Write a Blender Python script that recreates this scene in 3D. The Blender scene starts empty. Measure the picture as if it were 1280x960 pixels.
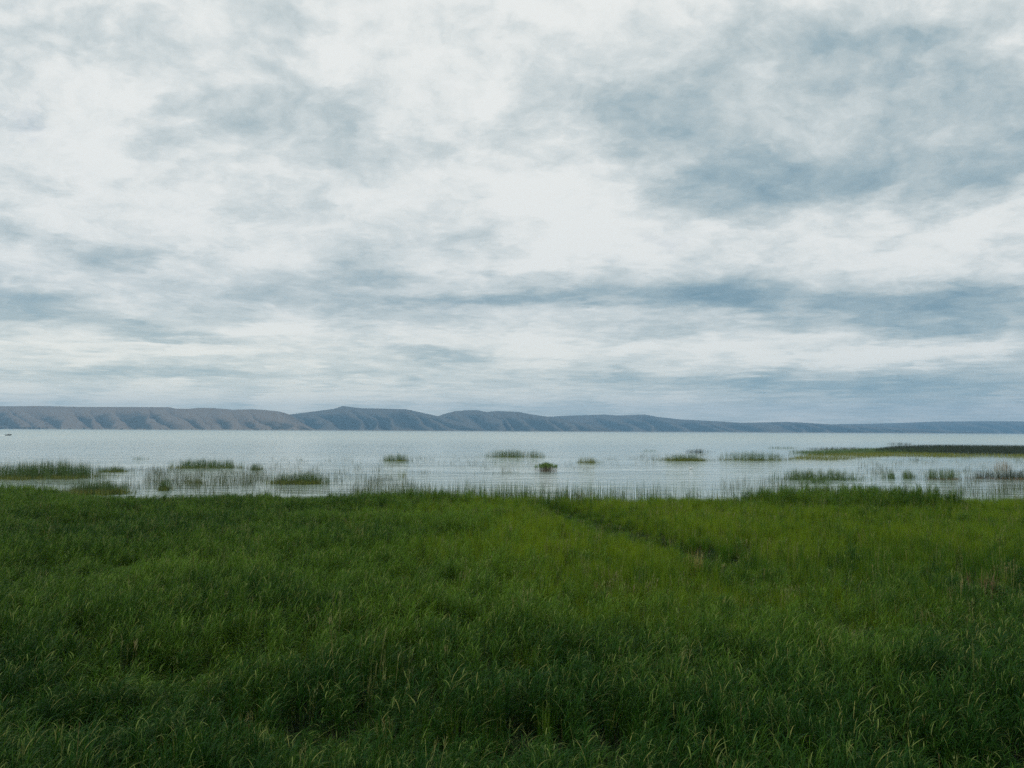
import bpy, math, random
import numpy as np
from mathutils import Matrix, Vector

random.seed(7)
rng = np.random.default_rng(11)
S = bpy.context.scene
COL = S.collection

# ------------------------------------------------------------------ camera
F = 1004.0                                   # focal length in photo pixels (1280 wide)
CAM = Vector((0.0, 0.0, 6.0))
PITCH = math.atan(58.6 / F)
ROLL = math.radians(0.29)
cam_d = bpy.data.cameras.new("camera")
cam_d.sensor_width = 36.0
cam_d.lens = 36.0 * F / 1280.0
cam_d.clip_start = 0.1
cam_d.clip_end = 80000.0
cam = bpy.data.objects.new("camera", cam_d)
COL.objects.link(cam)
ROT = Matrix.Rotation(math.pi / 2 + PITCH, 3, 'X') @ Matrix.Rotation(ROLL, 3, 'Z')
cam.matrix_world = Matrix.Translation(CAM) @ ROT.to_4x4()
S.camera = cam


def ray(px, py):
    """world direction of a photo pixel"""
    return (ROT @ Vector(((px - 640.0) / F, -(py - 480.0) / F, -1.0))).normalized()


def at_z(px, py, z=0.0):
    d = ray(px, py)
    t = (z - CAM.z) / d.z
    return CAM + d * t


def sky_pos(px, py):
    d = ray(px, py)
    return d.x / d.y, d.z / d.y


# ------------------------------------------------------------------ exposure
S.view_settings.view_transform = 'Standard'
S.view_settings.look = 'None'
S.view_settings.exposure = 0.0
S.view_settings.gamma = 1.0
S.view_settings.use_curve_mapping = False
S.render.engine = 'CYCLES'
S.cycles.max_bounces = 6
S.cycles.diffuse_bounces = 2
S.cycles.glossy_bounces = 3
S.cycles.transmission_bounces = 3
S.cycles.volume_bounces = 0
S.cycles.transparent_max_bounces = 8
S.cycles.use_denoising = False
S.cycles.denoiser = 'OPENIMAGEDENOISE'

SUN_EL, SUN_AZ = math.radians(42), math.radians(-98)     # azimuth from +Y towards +X


# ------------------------------------------------------------------ node helper
class NT:
    def __init__(self, tree):
        self.t = tree
        self.n = tree.nodes
        self.l = tree.links

    def put(self, sock, v):
        if v is None:
            return
        if isinstance(v, bpy.types.NodeSocket):
            self.l.new(v, sock)
        else:
            sock.default_value = v

    def math(self, op, a, b=None, c=None, clamp=False):
        n = self.n.new('ShaderNodeMath')
        n.operation = op
        n.use_clamp = clamp
        self.put(n.inputs[0], a)
        self.put(n.inputs[1], b)
        self.put(n.inputs[2], c)
        return n.outputs[0]

    def vec(self, op, a, b=None, out=0):
        n = self.n.new('ShaderNodeVectorMath')
        n.operation = op
        self.put(n.inputs[0], a)
        if b is not None:
            self.put(n.inputs[1], b)
        return n.outputs['Value'] if op in ('DOT_PRODUCT', 'LENGTH') else n.outputs['Vector']

    def scale(self, a, f):
        n = self.n.new('ShaderNodeVectorMath')
        n.operation = 'SCALE'
        self.put(n.inputs[0], a)
        self.put(n.inputs['Scale'], f)
        return n.outputs['Vector']

    def noise(self, v, scale, detail=6, rough=0.5, dist=0.0, color=False, dims='3D', lac=2.0):
        n = self.n.new('ShaderNodeTexNoise')
        n.noise_dimensions = dims
        self.put(n.inputs['Vector'], v)
        n.inputs['Scale'].default_value = scale
        n.inputs['Detail'].default_value = detail
        n.inputs['Roughness'].default_value = rough
        n.inputs['Distortion'].default_value = dist
        n.inputs['Lacunarity'].default_value = lac
        return n.outputs['Color'] if color else n.outputs[0]

    def mapping(self, v, loc=(0, 0, 0), rot=(0, 0, 0), scl=(1, 1, 1), kind='POINT'):
        n = self.n.new('ShaderNodeMapping')
        n.vector_type = kind
        self.put(n.inputs['Vector'], v)
        n.inputs['Location'].default_value = loc
        n.inputs['Rotation'].default_value = rot
        n.inputs['Scale'].default_value = scl
        return n.outputs[0]

    def sep(self, v):
        n = self.n.new('ShaderNodeSeparateXYZ')
        self.put(n.inputs[0], v)
        return n.outputs

    def comb(self, x, y, z):
        n = self.n.new('ShaderNodeCombineXYZ')
        for s, v in zip(n.inputs, (x, y, z)):
            self.put(s, v)
        return n.outputs[0]

    def ramp(self, f, stops, interp='LINEAR'):
        n = self.n.new('ShaderNodeValToRGB')
        n.color_ramp.interpolation = interp
        e = n.color_ramp.elements
        while len(e) < len(stops):
            e.new(0.5)
        for el, (p, c) in zip(e, stops):
            el.position = p
            el.color = (*c, 1) if len(c) == 3 else c
        self.put(n.inputs[0], f)
        return n.outputs[0]

    def mix(self, f, a, b):
        n = self.n.new('ShaderNodeMix')
        n.data_type = 'RGBA'
        self.put(n.inputs[0], f)
        self.put(n.inputs[6], (*a, 1) if isinstance(a, tuple) else a)
        self.put(n.inputs[7], (*b, 1) if isinstance(b, tuple) else b)
        return n.outputs[2]

    def maprange(self, v, a, b, c=0.0, d=1.0, smooth=False):
        n = self.n.new('ShaderNodeMapRange')
        n.interpolation_type = 'SMOOTHSTEP' if smooth else 'LINEAR'
        self.put(n.inputs[0], v)
        for k, x in zip((1, 2, 3, 4), (a, b, c, d)):
            self.put(n.inputs[k], x)
        return n.outputs[0]


# ------------------------------------------------------------------ world: cloudy sky
W = bpy.data.worlds.new("World")
S.world = W
W.use_nodes = True
w = NT(W.node_tree)
w.n.clear()
tc = w.n.new('ShaderNodeTexCoord').outputs['Generated']
dn = w.vec('NORMALIZE', tc)
dx, dy, dz = w.sep(dn)
zc = w.math('MAXIMUM', dz, 0.0)
zq = w.math('ADD', zc, 0.045)
P = w.comb(w.math('DIVIDE', dx, zq), w.math('DIVIDE', dy, zq), 0.0)        # point on the cloud layer overhead
# the cloud deck drifts from lower right to upper left: rotate it before sampling
Pm = w.mapping(P, rot=(0, 0, math.radians(20)), scl=(1, 1, 1))
n_big = w.noise(Pm, 0.55, 6, 0.55, 0.4)
n_mid = w.noise(w.mapping(Pm, loc=(3.1, 7.7, 0)), 1.9, 7, 0.58, 0.5)

# direction in front of the viewer as slopes (east/north, up/north), warped by noise
yq = w.math('MAXIMUM', dy, 0.08)
A = w.math('DIVIDE', dx, yq)
E = w.math('DIVIDE', dz, yq)
wn = w.vec('SUBTRACT', w.noise(P, 0.75, 6, 0.62, color=True), (0.5, 0.5, 0.5))
wn2 = w.vec('SUBTRACT', w.noise(P, 2.6, 5, 0.6, color=True), (0.5, 0.5, 0.5))
wamp = w.math('MULTIPLY_ADD', zc, 0.75, 0.012)
wsum = w.vec('ADD', wn, w.scale(wn2, 0.35))
warp = w.vec('MULTIPLY', w.scale(wsum, wamp), (1.9, 0.75, 0.0))
AE = w.vec('ADD', w.comb(A, E, 0.0), warp)
# billows: clouds have height, so their lumps keep their shape well down towards the horizon
Q = w.comb(A, w.math('MULTIPLY', w.math('POWER', w.math('MAXIMUM', E, 0.0), 0.72), 1.35), 0.0)
Qw = w.vec('ADD', Q, w.scale(wn2, 0.10))
n_bil = w.noise(w.mapping(Qw, loc=(1.3, 2.2, 0), rot=(0, 0, 0.3)), 5.6, 8, 0.60, 0.15)
n_bil_s = w.noise(w.mapping(Qw, loc=(1.3 - 0.018, 2.2 + 0.021, 0), rot=(0, 0, 0.3)), 5.6, 8, 0.60, 0.15)
n_fine = w.noise(w.mapping(Qw, loc=(5.3, 8.2, 2)), 17.0, 5, 0.62, 0.3)

# (photo x, photo y, half-width, half-height, tilt in degrees, amount): + is thicker cloud, - is thinner
blobs = [
    (1060, 140, 260, 90, -4, .21), (1130, 222, 150, 26, 6, .27), (905, 226, 80, 36, -8, .21),
    (790, 160, 110, 36, -44, .12), (880, 200, 150, 50, -25, .13), (1240, 165, 90, 80, 0, .16), (1160, 50, 150, 45, 8, .12),
    (1010, 375, 210, 20, -2, .36), (1210, 384, 150, 26, 0, .37), (850, 378, 130, 13, 2, .26),
    (955, 345, 70, 18, -4, .26), (700, 374, 150, 11, 0, .28), (560, 378, 110, 12, -2, .32),
    (475, 342, 60, 16, -18, .30), (290, 368, 130, 14, 0, .20), (70, 300, 120, 10, -8, .26),
    (140, 398, 150, 8, 0, .28), (210, 419, 90, 7, 0, .30), (30, 372, 70, 16, 0, .20),
    (360, 132, 100, 42, -25, .17), (330, 178, 80, 26, -20, .14), (210, 140, 110, 28, -24, .16),
    (50, 212, 90, 14, -16, .18), (80, 50, 80, 40, 0, .07), (580, 176, 34, 14, 0, .22),
    (690, 70, 40, 70, 0, .08), (620, 326, 60, 10, -14, .22), (470, 195, 50, 26, -30, .10),
    (1150, 488, 260, 22, 0, .30), (900, 478, 240, 7, 0, .22), (1250, 455, 80, 26, 0, .22),
    (540, 443, 60, 6, 0, .26), (300, 468, 150, 5, 0, .16), (60, 466, 120, 6, 0, .14), (1110, 405, 160, 6, 0, .16),
    (1010, 298, 170, 24, -8, -.24), (1230, 272, 90, 24, 8, -.20), (720, 300, 140, 32, -6, -.16),
    (860, 50, 60, 50, 0, -.08), (570, 60, 160, 70, 0, -.12), (940, 130, 110, 50, 0, .10), (100, 110, 160, 60, 0, -.08),
    (1110, 442, 150, 12, 2, -.24), (720, 434, 150, 13, 0, -.22), (330, 410, 130, 9, 0, -.16),
    (140, 240, 110, 26, -14, -.10), (640, 230, 130, 40, -20, -.10), (420, 300, 140, 22, -10, -.06),
    (80, 430, 110, 8, 0, -.14), (500, 497, 260, 7, 0, -.16),
]
acc = None
for (bx, by, sx, sy, rot, amp) in blobs:
    a0, e0 = sky_pos(bx, by)
    q = w.mapping(AE, loc=(a0, e0, 0), rot=(0, 0, math.radians(-rot) * -1), scl=(sx / F, sy / F, 1), kind='TEXTURE')
    g = w.math('POWER', 0.4966, w.vec('DOT_PRODUCT', q, q))
    acc = w.math('MULTIPLY_ADD', g, amp, acc if acc is not None else 0.0)

front = w.maprange(dy, 0.0, 0.3, 0, 1)
acc = w.math('MULTIPLY', acc, front)
c1 = w.math('MULTIPLY_ADD', w.math('SUBTRACT', n_big, 0.5), 0.30, acc)
c2 = w.math('MULTIPLY_ADD', w.math('SUBTRACT', n_mid, 0.5), 0.42, c1)
c2 = w.math('MULTIPLY_ADD', w.math('SUBTRACT', n_bil, 0.5), 0.44, c2)
c3 = w.math('MULTIPLY_ADD', w.math('SUBTRACT', n_fine, 0.5), 0.15, c2)
vo = w.n.new('ShaderNodeTexVoronoi')
vo.feature = 'SMOOTH_F1'
vo.inputs['Scale'].default_value = 8.5
vo.inputs['Detail'].default_value = 2.0
vo.inputs['Roughness'].default_value = 0.55
vo.inputs['Smoothness'].default_value = 0.6
w.put(vo.inputs['Vector'], w.vec('ADD', Qw, w.scale(wn, 0.16)))
c3 = w.math('MULTIPLY_ADD', w.math('SUBTRACT', vo.outputs['Distance'], 0.42), 0.26, c3)
# nearer the horizon one looks through more of the deck
thick = w.math('ADD', c3, w.maprange(dz, 0.0, 0.22, 0.075, 0.035))
relief = w.math('MULTIPLY', w.math('SUBTRACT', n_bil, n_bil_s), 1.1)
thick = w.math('ADD', thick, relief)
cloud = w.ramp(thick, [(0.0, (0.870, 0.885, 0.862)), (0.10, (0.815, 0.840, 0.822)), (0.25, (0.670, 0.722, 0.722)),
                       (0.42, (0.525, 0.598, 0.612)), (0.62, (0.370, 0.472, 0.512)), (0.85, (0.240, 0.355, 0.420)), (1.0, (0.19, 0.31, 0.38))], 'LINEAR')
# warm pale strip low on the left, cooler low on the right
low = w.maprange(dz, 0.17, 0.01, 0, 1, True)
side = w.maprange(A, -0.5, 0.6, 0, 1, True)
tint = w.mix(side, (1.42, 1.33, 1.16), (1.15, 1.13, 1.08))
tinted = w.n.new('ShaderNodeMix')
tinted.data_type = 'RGBA'
tinted.blend_type = 'MULTIPLY'
w.put(tinted.inputs[0], low)
w.put(tinted.inputs[6], cloud)
w.put(tinted.inputs[7], tint)
cloud = tinted.outputs[2]
sky = w.n.new('ShaderNodeTexSky')
sky.sky_type = 'NISHITA'
sky.sun_disc = False
sky.sun_elevation = SUN_EL
sky.sun_rotation = SUN_AZ
sky.air_density = 1.0
BG = 0.1
cl10 = w.vec('SCALE', cloud)
cl10.node.inputs['Scale'].default_value = 1.0 / BG
gaps = w.maprange(w.math('ADD', n_big, w.math('MULTIPLY', n_fine, 0.3)), 0.74, 0.92, 0.03, 0.35, True)
out_col = w.mix(gaps, cl10, sky.outputs[0])
bg = w.n.new('ShaderNodeBackground')
w.put(bg.inputs['Color'], out_col)
bg.inputs['Strength'].default_value = BG
wo = w.n.new('ShaderNodeOutputWorld')
w.l.new(bg.outputs[0], wo.inputs[0])
W.cycles.sampling_method = 'MANUAL'
W.cycles.sample_map_resolution = 512

sun_d = bpy.data.lights.new("sun", 'SUN')
sun_d.energy = 1.5
sun_d.angle = math.radians(10)
sun_d.color = (1.0, 0.96, 0.90)
sun = bpy.data.objects.new("sun", sun_d)
sd = Vector((math.sin(SUN_AZ) * math.cos(SUN_EL), math.cos(SUN_AZ) * math.cos(SUN_EL), math.sin(SUN_EL)))
sun.rotation_euler = sd.to_track_quat('Z', 'Y').to_euler()
sun.location = sd * 100
COL.objects.link(sun)


# ------------------------------------------------------------------ helpers
def vnoise(x, y, seed=0):
    """smooth value noise, arrays in, about -1..1 out"""
    x = np.asarray(x, float)
    y = np.asarray(y, float)
    xi, yi = np.floor(x).astype(np.int64), np.floor(y).astype(np.int64)
    fx, fy = x - xi, y - yi
    fx, fy = fx * fx * (3 - 2 * fx), fy * fy * (3 - 2 * fy)

    def h(a, b):
        n = (a * 374761393 + b * 668265263 + seed * 974634777) & 0xFFFFFFFF
        n = ((n ^ (n >> 13)) * 1274126177) & 0xFFFFFFFF
        n = n ^ (n >> 16)
        return (n & 0xFFFF) / 32767.5 - 1.0
    a = h(xi, yi) * (1 - fx) + h(xi + 1, yi) * fx
    b = h(xi, yi + 1) * (1 - fx) + h(xi + 1, yi + 1) * fx
    return a * (1 - fy) + b * fy


def fbm(x, y, oct=4, seed=0, gain=0.5):
    s, a, t = 0, 1.0, 0
    for k in range(oct):
        s = s + a * vnoise(np.asarray(x) * 2 ** k, np.asarray(y) * 2 ** k, seed + k * 17)
        t += a
        a *= gain
    return s / t


def sstep(a, b, x):
    t = np.clip((np.asarray(x, float) - a) / (b - a), 0, 1)
    return t * t * (3 - 2 * t)


def mesh_obj(name, verts, faces, mat=None, parent=None, smooth=False):
    me = bpy.data.meshes.new(name)
    if isinstance(verts, np.ndarray):
        verts = verts.tolist()
    me.from_pydata(verts, [], faces if isinstance(faces, list) else faces.tolist())
    if smooth:
        me.polygons.foreach_set('use_smooth', [True] * len(me.polygons))
    me.update()
    o = bpy.data.objects.new(name, me)
    COL.objects.link(o)
    if mat:
        me.materials.append(mat)
    if parent:
        o.parent = parent
    return o


def tag(o, label=None, cat=None, group=None, kind=None):
    if label:
        o['label'] = label
    if cat:
        o['category'] = cat
    if group:
        o['group'] = group
    if kind:
        o['kind'] = kind
    return o


def new_mat(name):
    m = bpy.data.materials.new(name)
    m.use_nodes = True
    t = NT(m.node_tree)
    return m, t, m.node_tree.nodes['Principled BSDF']


def grid_faces(nu, nv):
    i, j = np.meshgrid(np.arange(nu - 1), np.arange(nv - 1), indexing='ij')
    a = (i * nv + j).ravel()
    return np.stack([a, a + nv, a + nv + 1, a + 1], 1)


# ------------------------------------------------------------------ materials
def leaf_mat(name, deep, fresh, dry, rough=0.45, spec=0.35, trans=0.25, bright=(0.26, 0.32, 0.095)):
    """leaf colour from the plant's tint and painted shade (per plant) and a random value per leaf"""
    m, t, p = new_mat(name)
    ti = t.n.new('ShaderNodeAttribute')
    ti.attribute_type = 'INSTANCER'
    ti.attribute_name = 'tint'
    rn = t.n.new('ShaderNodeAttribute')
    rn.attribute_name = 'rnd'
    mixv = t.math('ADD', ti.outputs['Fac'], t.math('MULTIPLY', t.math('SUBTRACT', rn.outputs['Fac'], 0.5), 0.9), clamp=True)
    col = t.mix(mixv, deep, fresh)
    col = t.mix(t.maprange(rn.outputs['Fac'], 0.76, 0.84, 0, 0.75), col, bright)  # palest leaves carry painted highlights, as if catching the sky
    dryf = t.maprange(rn.outputs['Fac'], 0.992, 1.0, 0, 0.7)
    col = t.mix(dryf, col, dry)
    t.put(p.inputs['Base Color'], col)
    p.inputs['Roughness'].default_value = rough
    p.inputs['Specular IOR Level'].default_value = spec
    tr = t.n.new('ShaderNodeBsdfTranslucent')
    t.put(tr.inputs['Color'], col)
    ms = t.n.new('ShaderNodeMixShader')
    ms.inputs[0].default_value = trans
    t.l.new(p.outputs[0], ms.inputs[1])
    t.l.new(tr.outputs[0], ms.inputs[2])
    t.l.new(ms.outputs[0], t.n['Material Output'].inputs[0])
    return m


M_REED = leaf_mat('reed_leaf', (0.014, 0.062, 0.007), (0.125, 0.240, 0.018), (0.25, 0.24, 0.07), 0.48, 0.08, 0.36)
M_SEDGE = leaf_mat('sedge_blade', (0.030, 0.106, 0.007), (0.188, 0.285, 0.010), (0.20, 0.15, 0.05), 0.55, 0.06, 0.36)
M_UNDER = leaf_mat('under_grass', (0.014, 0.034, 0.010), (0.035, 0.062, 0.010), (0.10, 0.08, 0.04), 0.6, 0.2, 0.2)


def rush_mat(name, c0, c1, dry=(0.16, 0.13, 0.06)):
    m, t, p = new_mat(name)
    rn = t.n.new('ShaderNodeAttribute')
    rn.attribute_name = 'rnd'
    col = t.mix(rn.outputs['Fac'], c0, c1)
    col = t.mix(t.maprange(rn.outputs['Fac'], 0.93, 1.0, 0, 0.7), col, dry)
    t.put(p.inputs['Base Color'], col)
    p.inputs['Roughness'].default_value = 0.5
    p.inputs['Specular IOR Level'].default_value = 0.3
    return m


M_RUSH = rush_mat('bulrush_stem', (0.036, 0.080, 0.022), (0.105, 0.170, 0.038))
M_RUSH_DARK = rush_mat('bulrush_dark', (0.012, 0.024, 0.012), (0.026, 0.044, 0.020), (0.05, 0.045, 0.03))
M_THIN = rush_mat('thin_stem', (0.040, 0.062, 0.026), (0.11, 0.125, 0.05))
M_BUSH = rush_mat('bush_leaf', (0.075, 0.15, 0.025), (0.15, 0.24, 0.045))
M_MAT = rush_mat('yellow_sedge', (0.085, 0.115, 0.008), (0.180, 0.185, 0.018), (0.16, 0.12, 0.03))
M_STRAW = rush_mat('dry_straw', (0.24, 0.18, 0.05), (0.36, 0.29, 0.10), (0.16, 0.11, 0.03))
M_RUST = rush_mat('rusty_seed_heads', (0.12, 0.06, 0.03), (0.22, 0.13, 0.07), (0.08, 0.04, 0.03))
M_STALK = rush_mat('flowering_stalks', (0.10, 0.15, 0.03), (0.24, 0.24, 0.08), (0.20, 0.15, 0.06))
M_PALE = rush_mat('pale_stalks', (0.20, 0.17, 0.12), (0.34, 0.29, 0.20), (0.14, 0.10, 0.06))

# ground
M_GROUND, t, p = new_mat('marsh_soil')
pos = t.n.new('ShaderNodeNewGeometry').outputs['Position']
t.put(p.inputs['Base Color'], t.mix(t.noise(pos, 0.6, 6), (0.012, 0.014, 0.007), (0.028, 0.026, 0.014)))
p.inputs['Roughness'].default_value = 0.95

# water
M_WATER, t, p = new_mat('lake_water')
pos = t.n.new('ShaderNodeNewGeometry').outputs['Position']
p.inputs['Base Color'].default_value = (0.30, 0.39, 0.37, 1)
p.inputs['IOR'].default_value = 1.333
px_, py_, pz_ = t.sep(pos)
dist = t.vec('LENGTH', t.vec('SUBTRACT', pos, (0, 0, 6)))
gust = t.noise(t.mapping(pos, scl=(0.012, 0.035, 1)), 1.0, 4, 0.55)
rip1 = t.noise(t.mapping(pos, scl=(0.36, 1.0, 1)), 0.5, 3, 0.5, 0.3)
rip2 = t.noise(t.mapping(pos, rot=(0, 0, 0.35), scl=(0.8, 1.5, 1)), 4.2, 4, 0.55)
hgt = t.math('ADD', t.math('MULTIPLY', rip1, 0.55), t.math('MULTIPLY', rip2, 0.05))
amp = t.maprange(gust, 0.38, 0.62, 0.22, 1.15, True)
bp = t.n.new('ShaderNodeBump')
t.put(bp.inputs['Height'], t.math('MULTIPLY', hgt, amp))
t.put(bp.inputs['Strength'], t.maprange(dist, 60, 260, 0.62, 0.06))
bp.inputs['Distance'].default_value = 1.0
t.l.new(bp.outputs[0], p.inputs['Normal'])
t.put(p.inputs['Roughness'], t.maprange(dist, 60, 900, 0.06, 0.24))

# hills
def hill_mat(name, tan, shrub, shrub_amount):
    m, t, p = new_mat(name)
    g = t.n.new('ShaderNodeNewGeometry')
    pos = g.outputs['Position']
    nz = t.sep(g.outputs['Normal'])[2]
    n1 = t.noise(pos, 0.0021, 6, 0.6)
    n2 = t.noise(t.mapping(pos, scl=(1, 1, 2.5)), 0.011, 6, 0.65)
    gu = t.n.new('ShaderNodeAttribute')
    gu.attribute_name = 'gully'
    f = t.math('ADD', t.math('MULTIPLY', n1, 0.45), t.math('MULTIPLY', n2, 0.35))
    f = t.math('MULTIPLY_ADD', gu.outputs['Fac'], 0.46, f)  # shrub gathers in gullies; its dark colour also paints ravine shade
    f = t.maprange(f, 0.60 - shrub_amount, 0.82 - shrub_amount, 0, 1, True)
    col = t.mix(f, tan, shrub)
    z = t.sep(pos)[2]
    col = t.mix(t.maprange(z, 3, 9, 1, 0), col, (0.30, 0.27, 0.21))
    t.put(p.inputs['Base Color'], col)
    p.inputs['Roughness'].default_value = 1.0
    p.inputs['Specular IOR Level'].default_value = 0.0
    return m


M_HILL_TAN = hill_mat('dry_hillside', (0.220, 0.180, 0.138), (0.064, 0.067, 0.053), 0.07)
M_HILL_DARK = hill_mat('wooded_hillside', (0.135, 0.128, 0.108), (0.034, 0.046, 0.041), 0.17)

# ------------------------------------------------------------------ ground, water, hills, haze
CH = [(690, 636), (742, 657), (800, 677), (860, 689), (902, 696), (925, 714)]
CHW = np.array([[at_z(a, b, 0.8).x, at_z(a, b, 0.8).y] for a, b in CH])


def channel_dist(x, y):
    best = np.full(np.shape(x), 1e9)
    for (ax, ay), (bx, by) in zip(CHW[:-1], CHW[1:]):
        vx, vy = bx - ax, by - ay
        u = np.clip(((x - ax) * vx + (y - ay) * vy) / (vx * vx + vy * vy), 0, 1)
        best = np.minimum(best, np.hypot(x - ax - u * vx, y - ay - u * vy))
    return best


def shore_y(x):
    return 59.0 + 2.6 * fbm(np.asarray(x) / 7.0, np.zeros(np.shape(x)) + 3.3, 3, 5) + 1.1 * fbm(np.asarray(x) / 1.7, np.zeros(np.shape(x)) + 8.1, 2, 15) + 3.0 * np.exp(-((np.asarray(x) - 27) / 9.0) ** 2) + \
        4.0 * sstep(-24, -40, x)


def ground_z(x, y):
    x = np.asarray(x, float)
    y = np.asarray(y, float)
    z = 0.55 + 0.22 * fbm(x / 9, y / 9, 3, 21)
    z = z - 0.22 * np.exp(-(channel_dist(x, y) / 1.6) ** 2)
    sh = shore_y(x)
    z = z + (-2.2 - z) * sstep(-3.0, 14.0, y - sh)
    z = z + (4.35 - z) * sstep(5.0, -2.0, y)             # the bank the photographer stands on
    return z


xs = np.concatenate([[-15000, -9000, -3000, -900, -300], np.linspace(-110, 110, 150), [300, 900, 3000, 9000, 15000]])
ys = np.concatenate([[-180, -60, -20], np.linspace(-8, 100, 90), [180, 500, 2000, 6000, 9000, 13300]])
gx, gy = np.meshgrid(xs, ys, indexing='ij')
gz = ground_z(gx, gy)
gnd = mesh_obj('ground', np.stack([gx, gy, gz], -1).reshape(-1, 3), grid_faces(len(xs), len(ys)), M_GROUND, smooth=True)
tag(gnd, 'dark marshy soil under the tall grass', 'ground', kind='structure')

wat = mesh_obj('water', [(-14900, 20, 0), (14900, 20, 0), (14900, 13000, 0), (-14900, 13000, 0)], [(0, 1, 2, 3)], M_WATER)
tag(wat, 'calm pale grey blue lake with small ripples', 'lake', kind='structure')


def hills(name, label, prof, d_shore, d_ridge, mat, spur_px, seed, depth=0.75):
    """a range whose skyline passes through the given photo pixels, standing d_shore to d_ridge metres off"""
    prof = np.array(prof, float)
    px = np.arange(prof[0, 0], prof[-1, 0] + 0.01, 0.8)
    top = np.interp(px, prof[:, 0], prof[:, 1])
    k = np.array([0.15, 0.2, 0.3, 0.2, 0.15])
    top = np.convolve(np.pad(top, 2, 'edge'), k, 'valid')
    nv = 70
    v = np.linspace(0, 1.5, nv)
    dirs = np.array([ray(a, b) for a, b in zip(px, top)])
    tanx = dirs[:, 0] / dirs[:, 1]
    rz = dirs[:, 2] / dirs[:, 1] * d_ridge + 6.0
    U, V = np.meshgrid(np.arange(len(px)), v, indexing='ij')
    PXg = px[U]
    wob = fbm(PXg / (spur_px * 1.2), V * 2.0, 3, seed) * spur_px * 0.45
    q = (PXg + wob + V * spur_px * 0.9) / spur_px
    q = q + 0.22 * np.sin(q * 2.3 + seed) + 0.12 * np.sin(q * 5.1 + seed * 2)
    fr = np.abs((q % 1.0) - 0.5) * 2.0                           # 0 gully .. 1 spur crest
    fr = fr ** 1.3
    fr = fr * 0.8 + 0.2 * (fbm(PXg / (spur_px * 0.35), V * 5, 3, seed + 3) * 0.5 + 0.5)
    up = np.clip(V, 0, 1)
    shape = up ** (0.62 + depth * (1 - fr) * 1.9)
    shape = shape * (1 - 0.10 * np.sin(np.pi * up))
    hgt = rz[U] * shape
    hgt = hgt + rz[U] * 0.035 * fbm(PXg / 4.0, V * 14, 4, seed + 9) * np.sin(np.pi * up)
    hgt = np.where(V > 1.0, rz[U] * (1 - (V - 1) * 0.5), hgt)
    hgt = np.where(V <= 0.0, -2.0, hgt)
    Y = d_shore + (d_ridge - d_shore) * V
    Y = Y + (1 - up) * (d_ridge - d_shore) * 0.12 * fbm(PXg / 30.0, V * 0, 3, seed + 5)
    X = tanx[U] * (Y * 0.25 + d_ridge * 0.75 + (Y - d_ridge) * 0.75)
    o = mesh_obj(name, np.stack([X, Y, hgt], -1).reshape(-1, 3), grid_faces(len(px), nv), mat, smooth=True)
    at = o.data.attributes.new('gully', 'FLOAT', 'POINT')
    at.data.foreach_set('value', ((1 - fr) * np.sin(np.pi * np.clip(up, 0, 1) ** 0.8)).astype(np.float32).ravel())
    tag(o, label, 'hills', kind='structure')
    return o


hills('hills', 'bare brown eroded hills along the far shore at the left',
      [(-420, 500), (-200, 504), (0, 507.8), (53, 507.5), (100, 508.6), (156, 508.7), (212, 509), (219, 510.8), (235, 511), (250, 509.7), (268, 510.2),
       (290, 512), (315, 511.5), (330, 512.4), (344, 513.7), (353, 515.2), (361, 517.8), (375, 527), (389, 534.5), (400, 539)], 6300, 7000, M_HILL_TAN, 34, 3)
hills('hills', 'dark blue peaked hill standing behind the brown hills',
      [(300, 527), (340, 521), (361, 518.3), (390, 514.5), (418, 511), (428, 507.4), (440, 509), (454, 510.4), (480, 510.8), (508, 511.5), (528, 515.9),
       (545, 519.7), (560, 523), (590, 532), (612, 540)], 7500, 8300, M_HILL_DARK, 30, 14, 0.6)
hills('hills', 'rounded blue hill with pale streaked flank at the middle of the far shore',
      [(500, 534), (525, 526), (548, 520), (558, 516.5), (569, 513.9), (583, 512.8), (597, 512.6), (608, 515), (621, 513.7), (648, 514.8), (664, 518),
       (682, 520.5), (705, 524), (740, 531), (775, 540)], 8100, 8900, M_HILL_DARK, 26, 25, 0.75)
hills('hills', 'long low blue ridge falling away to the right',
      [(620, 533), (660, 524), (685, 520.9), (709, 519.6), (756, 518.2), (772, 519.3), (806, 518.2), (823, 521.2), (850, 524.2), (894, 526.4), (927, 528.6),
       (950, 528), (984, 527.3), (1010, 528.6), (1044, 530.8), (1100, 533.5), (1180, 538), (1240, 541)], 9400, 10400, M_HILL_DARK, 36, 36, 0.4)
hills('hills', 'faint blue hills far off at the right end of the lake',
      [(930, 537), (1000, 532), (1044, 530.3), (1090, 529.6), (1130, 528.6), (1175, 526.7), (1200, 526.9), (1224, 526.4), (1280, 526.7), (1400, 526),
       (1560, 529), (1700, 527)], 11800, 12900, M_HILL_DARK, 40, 47, 0.5)

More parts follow.
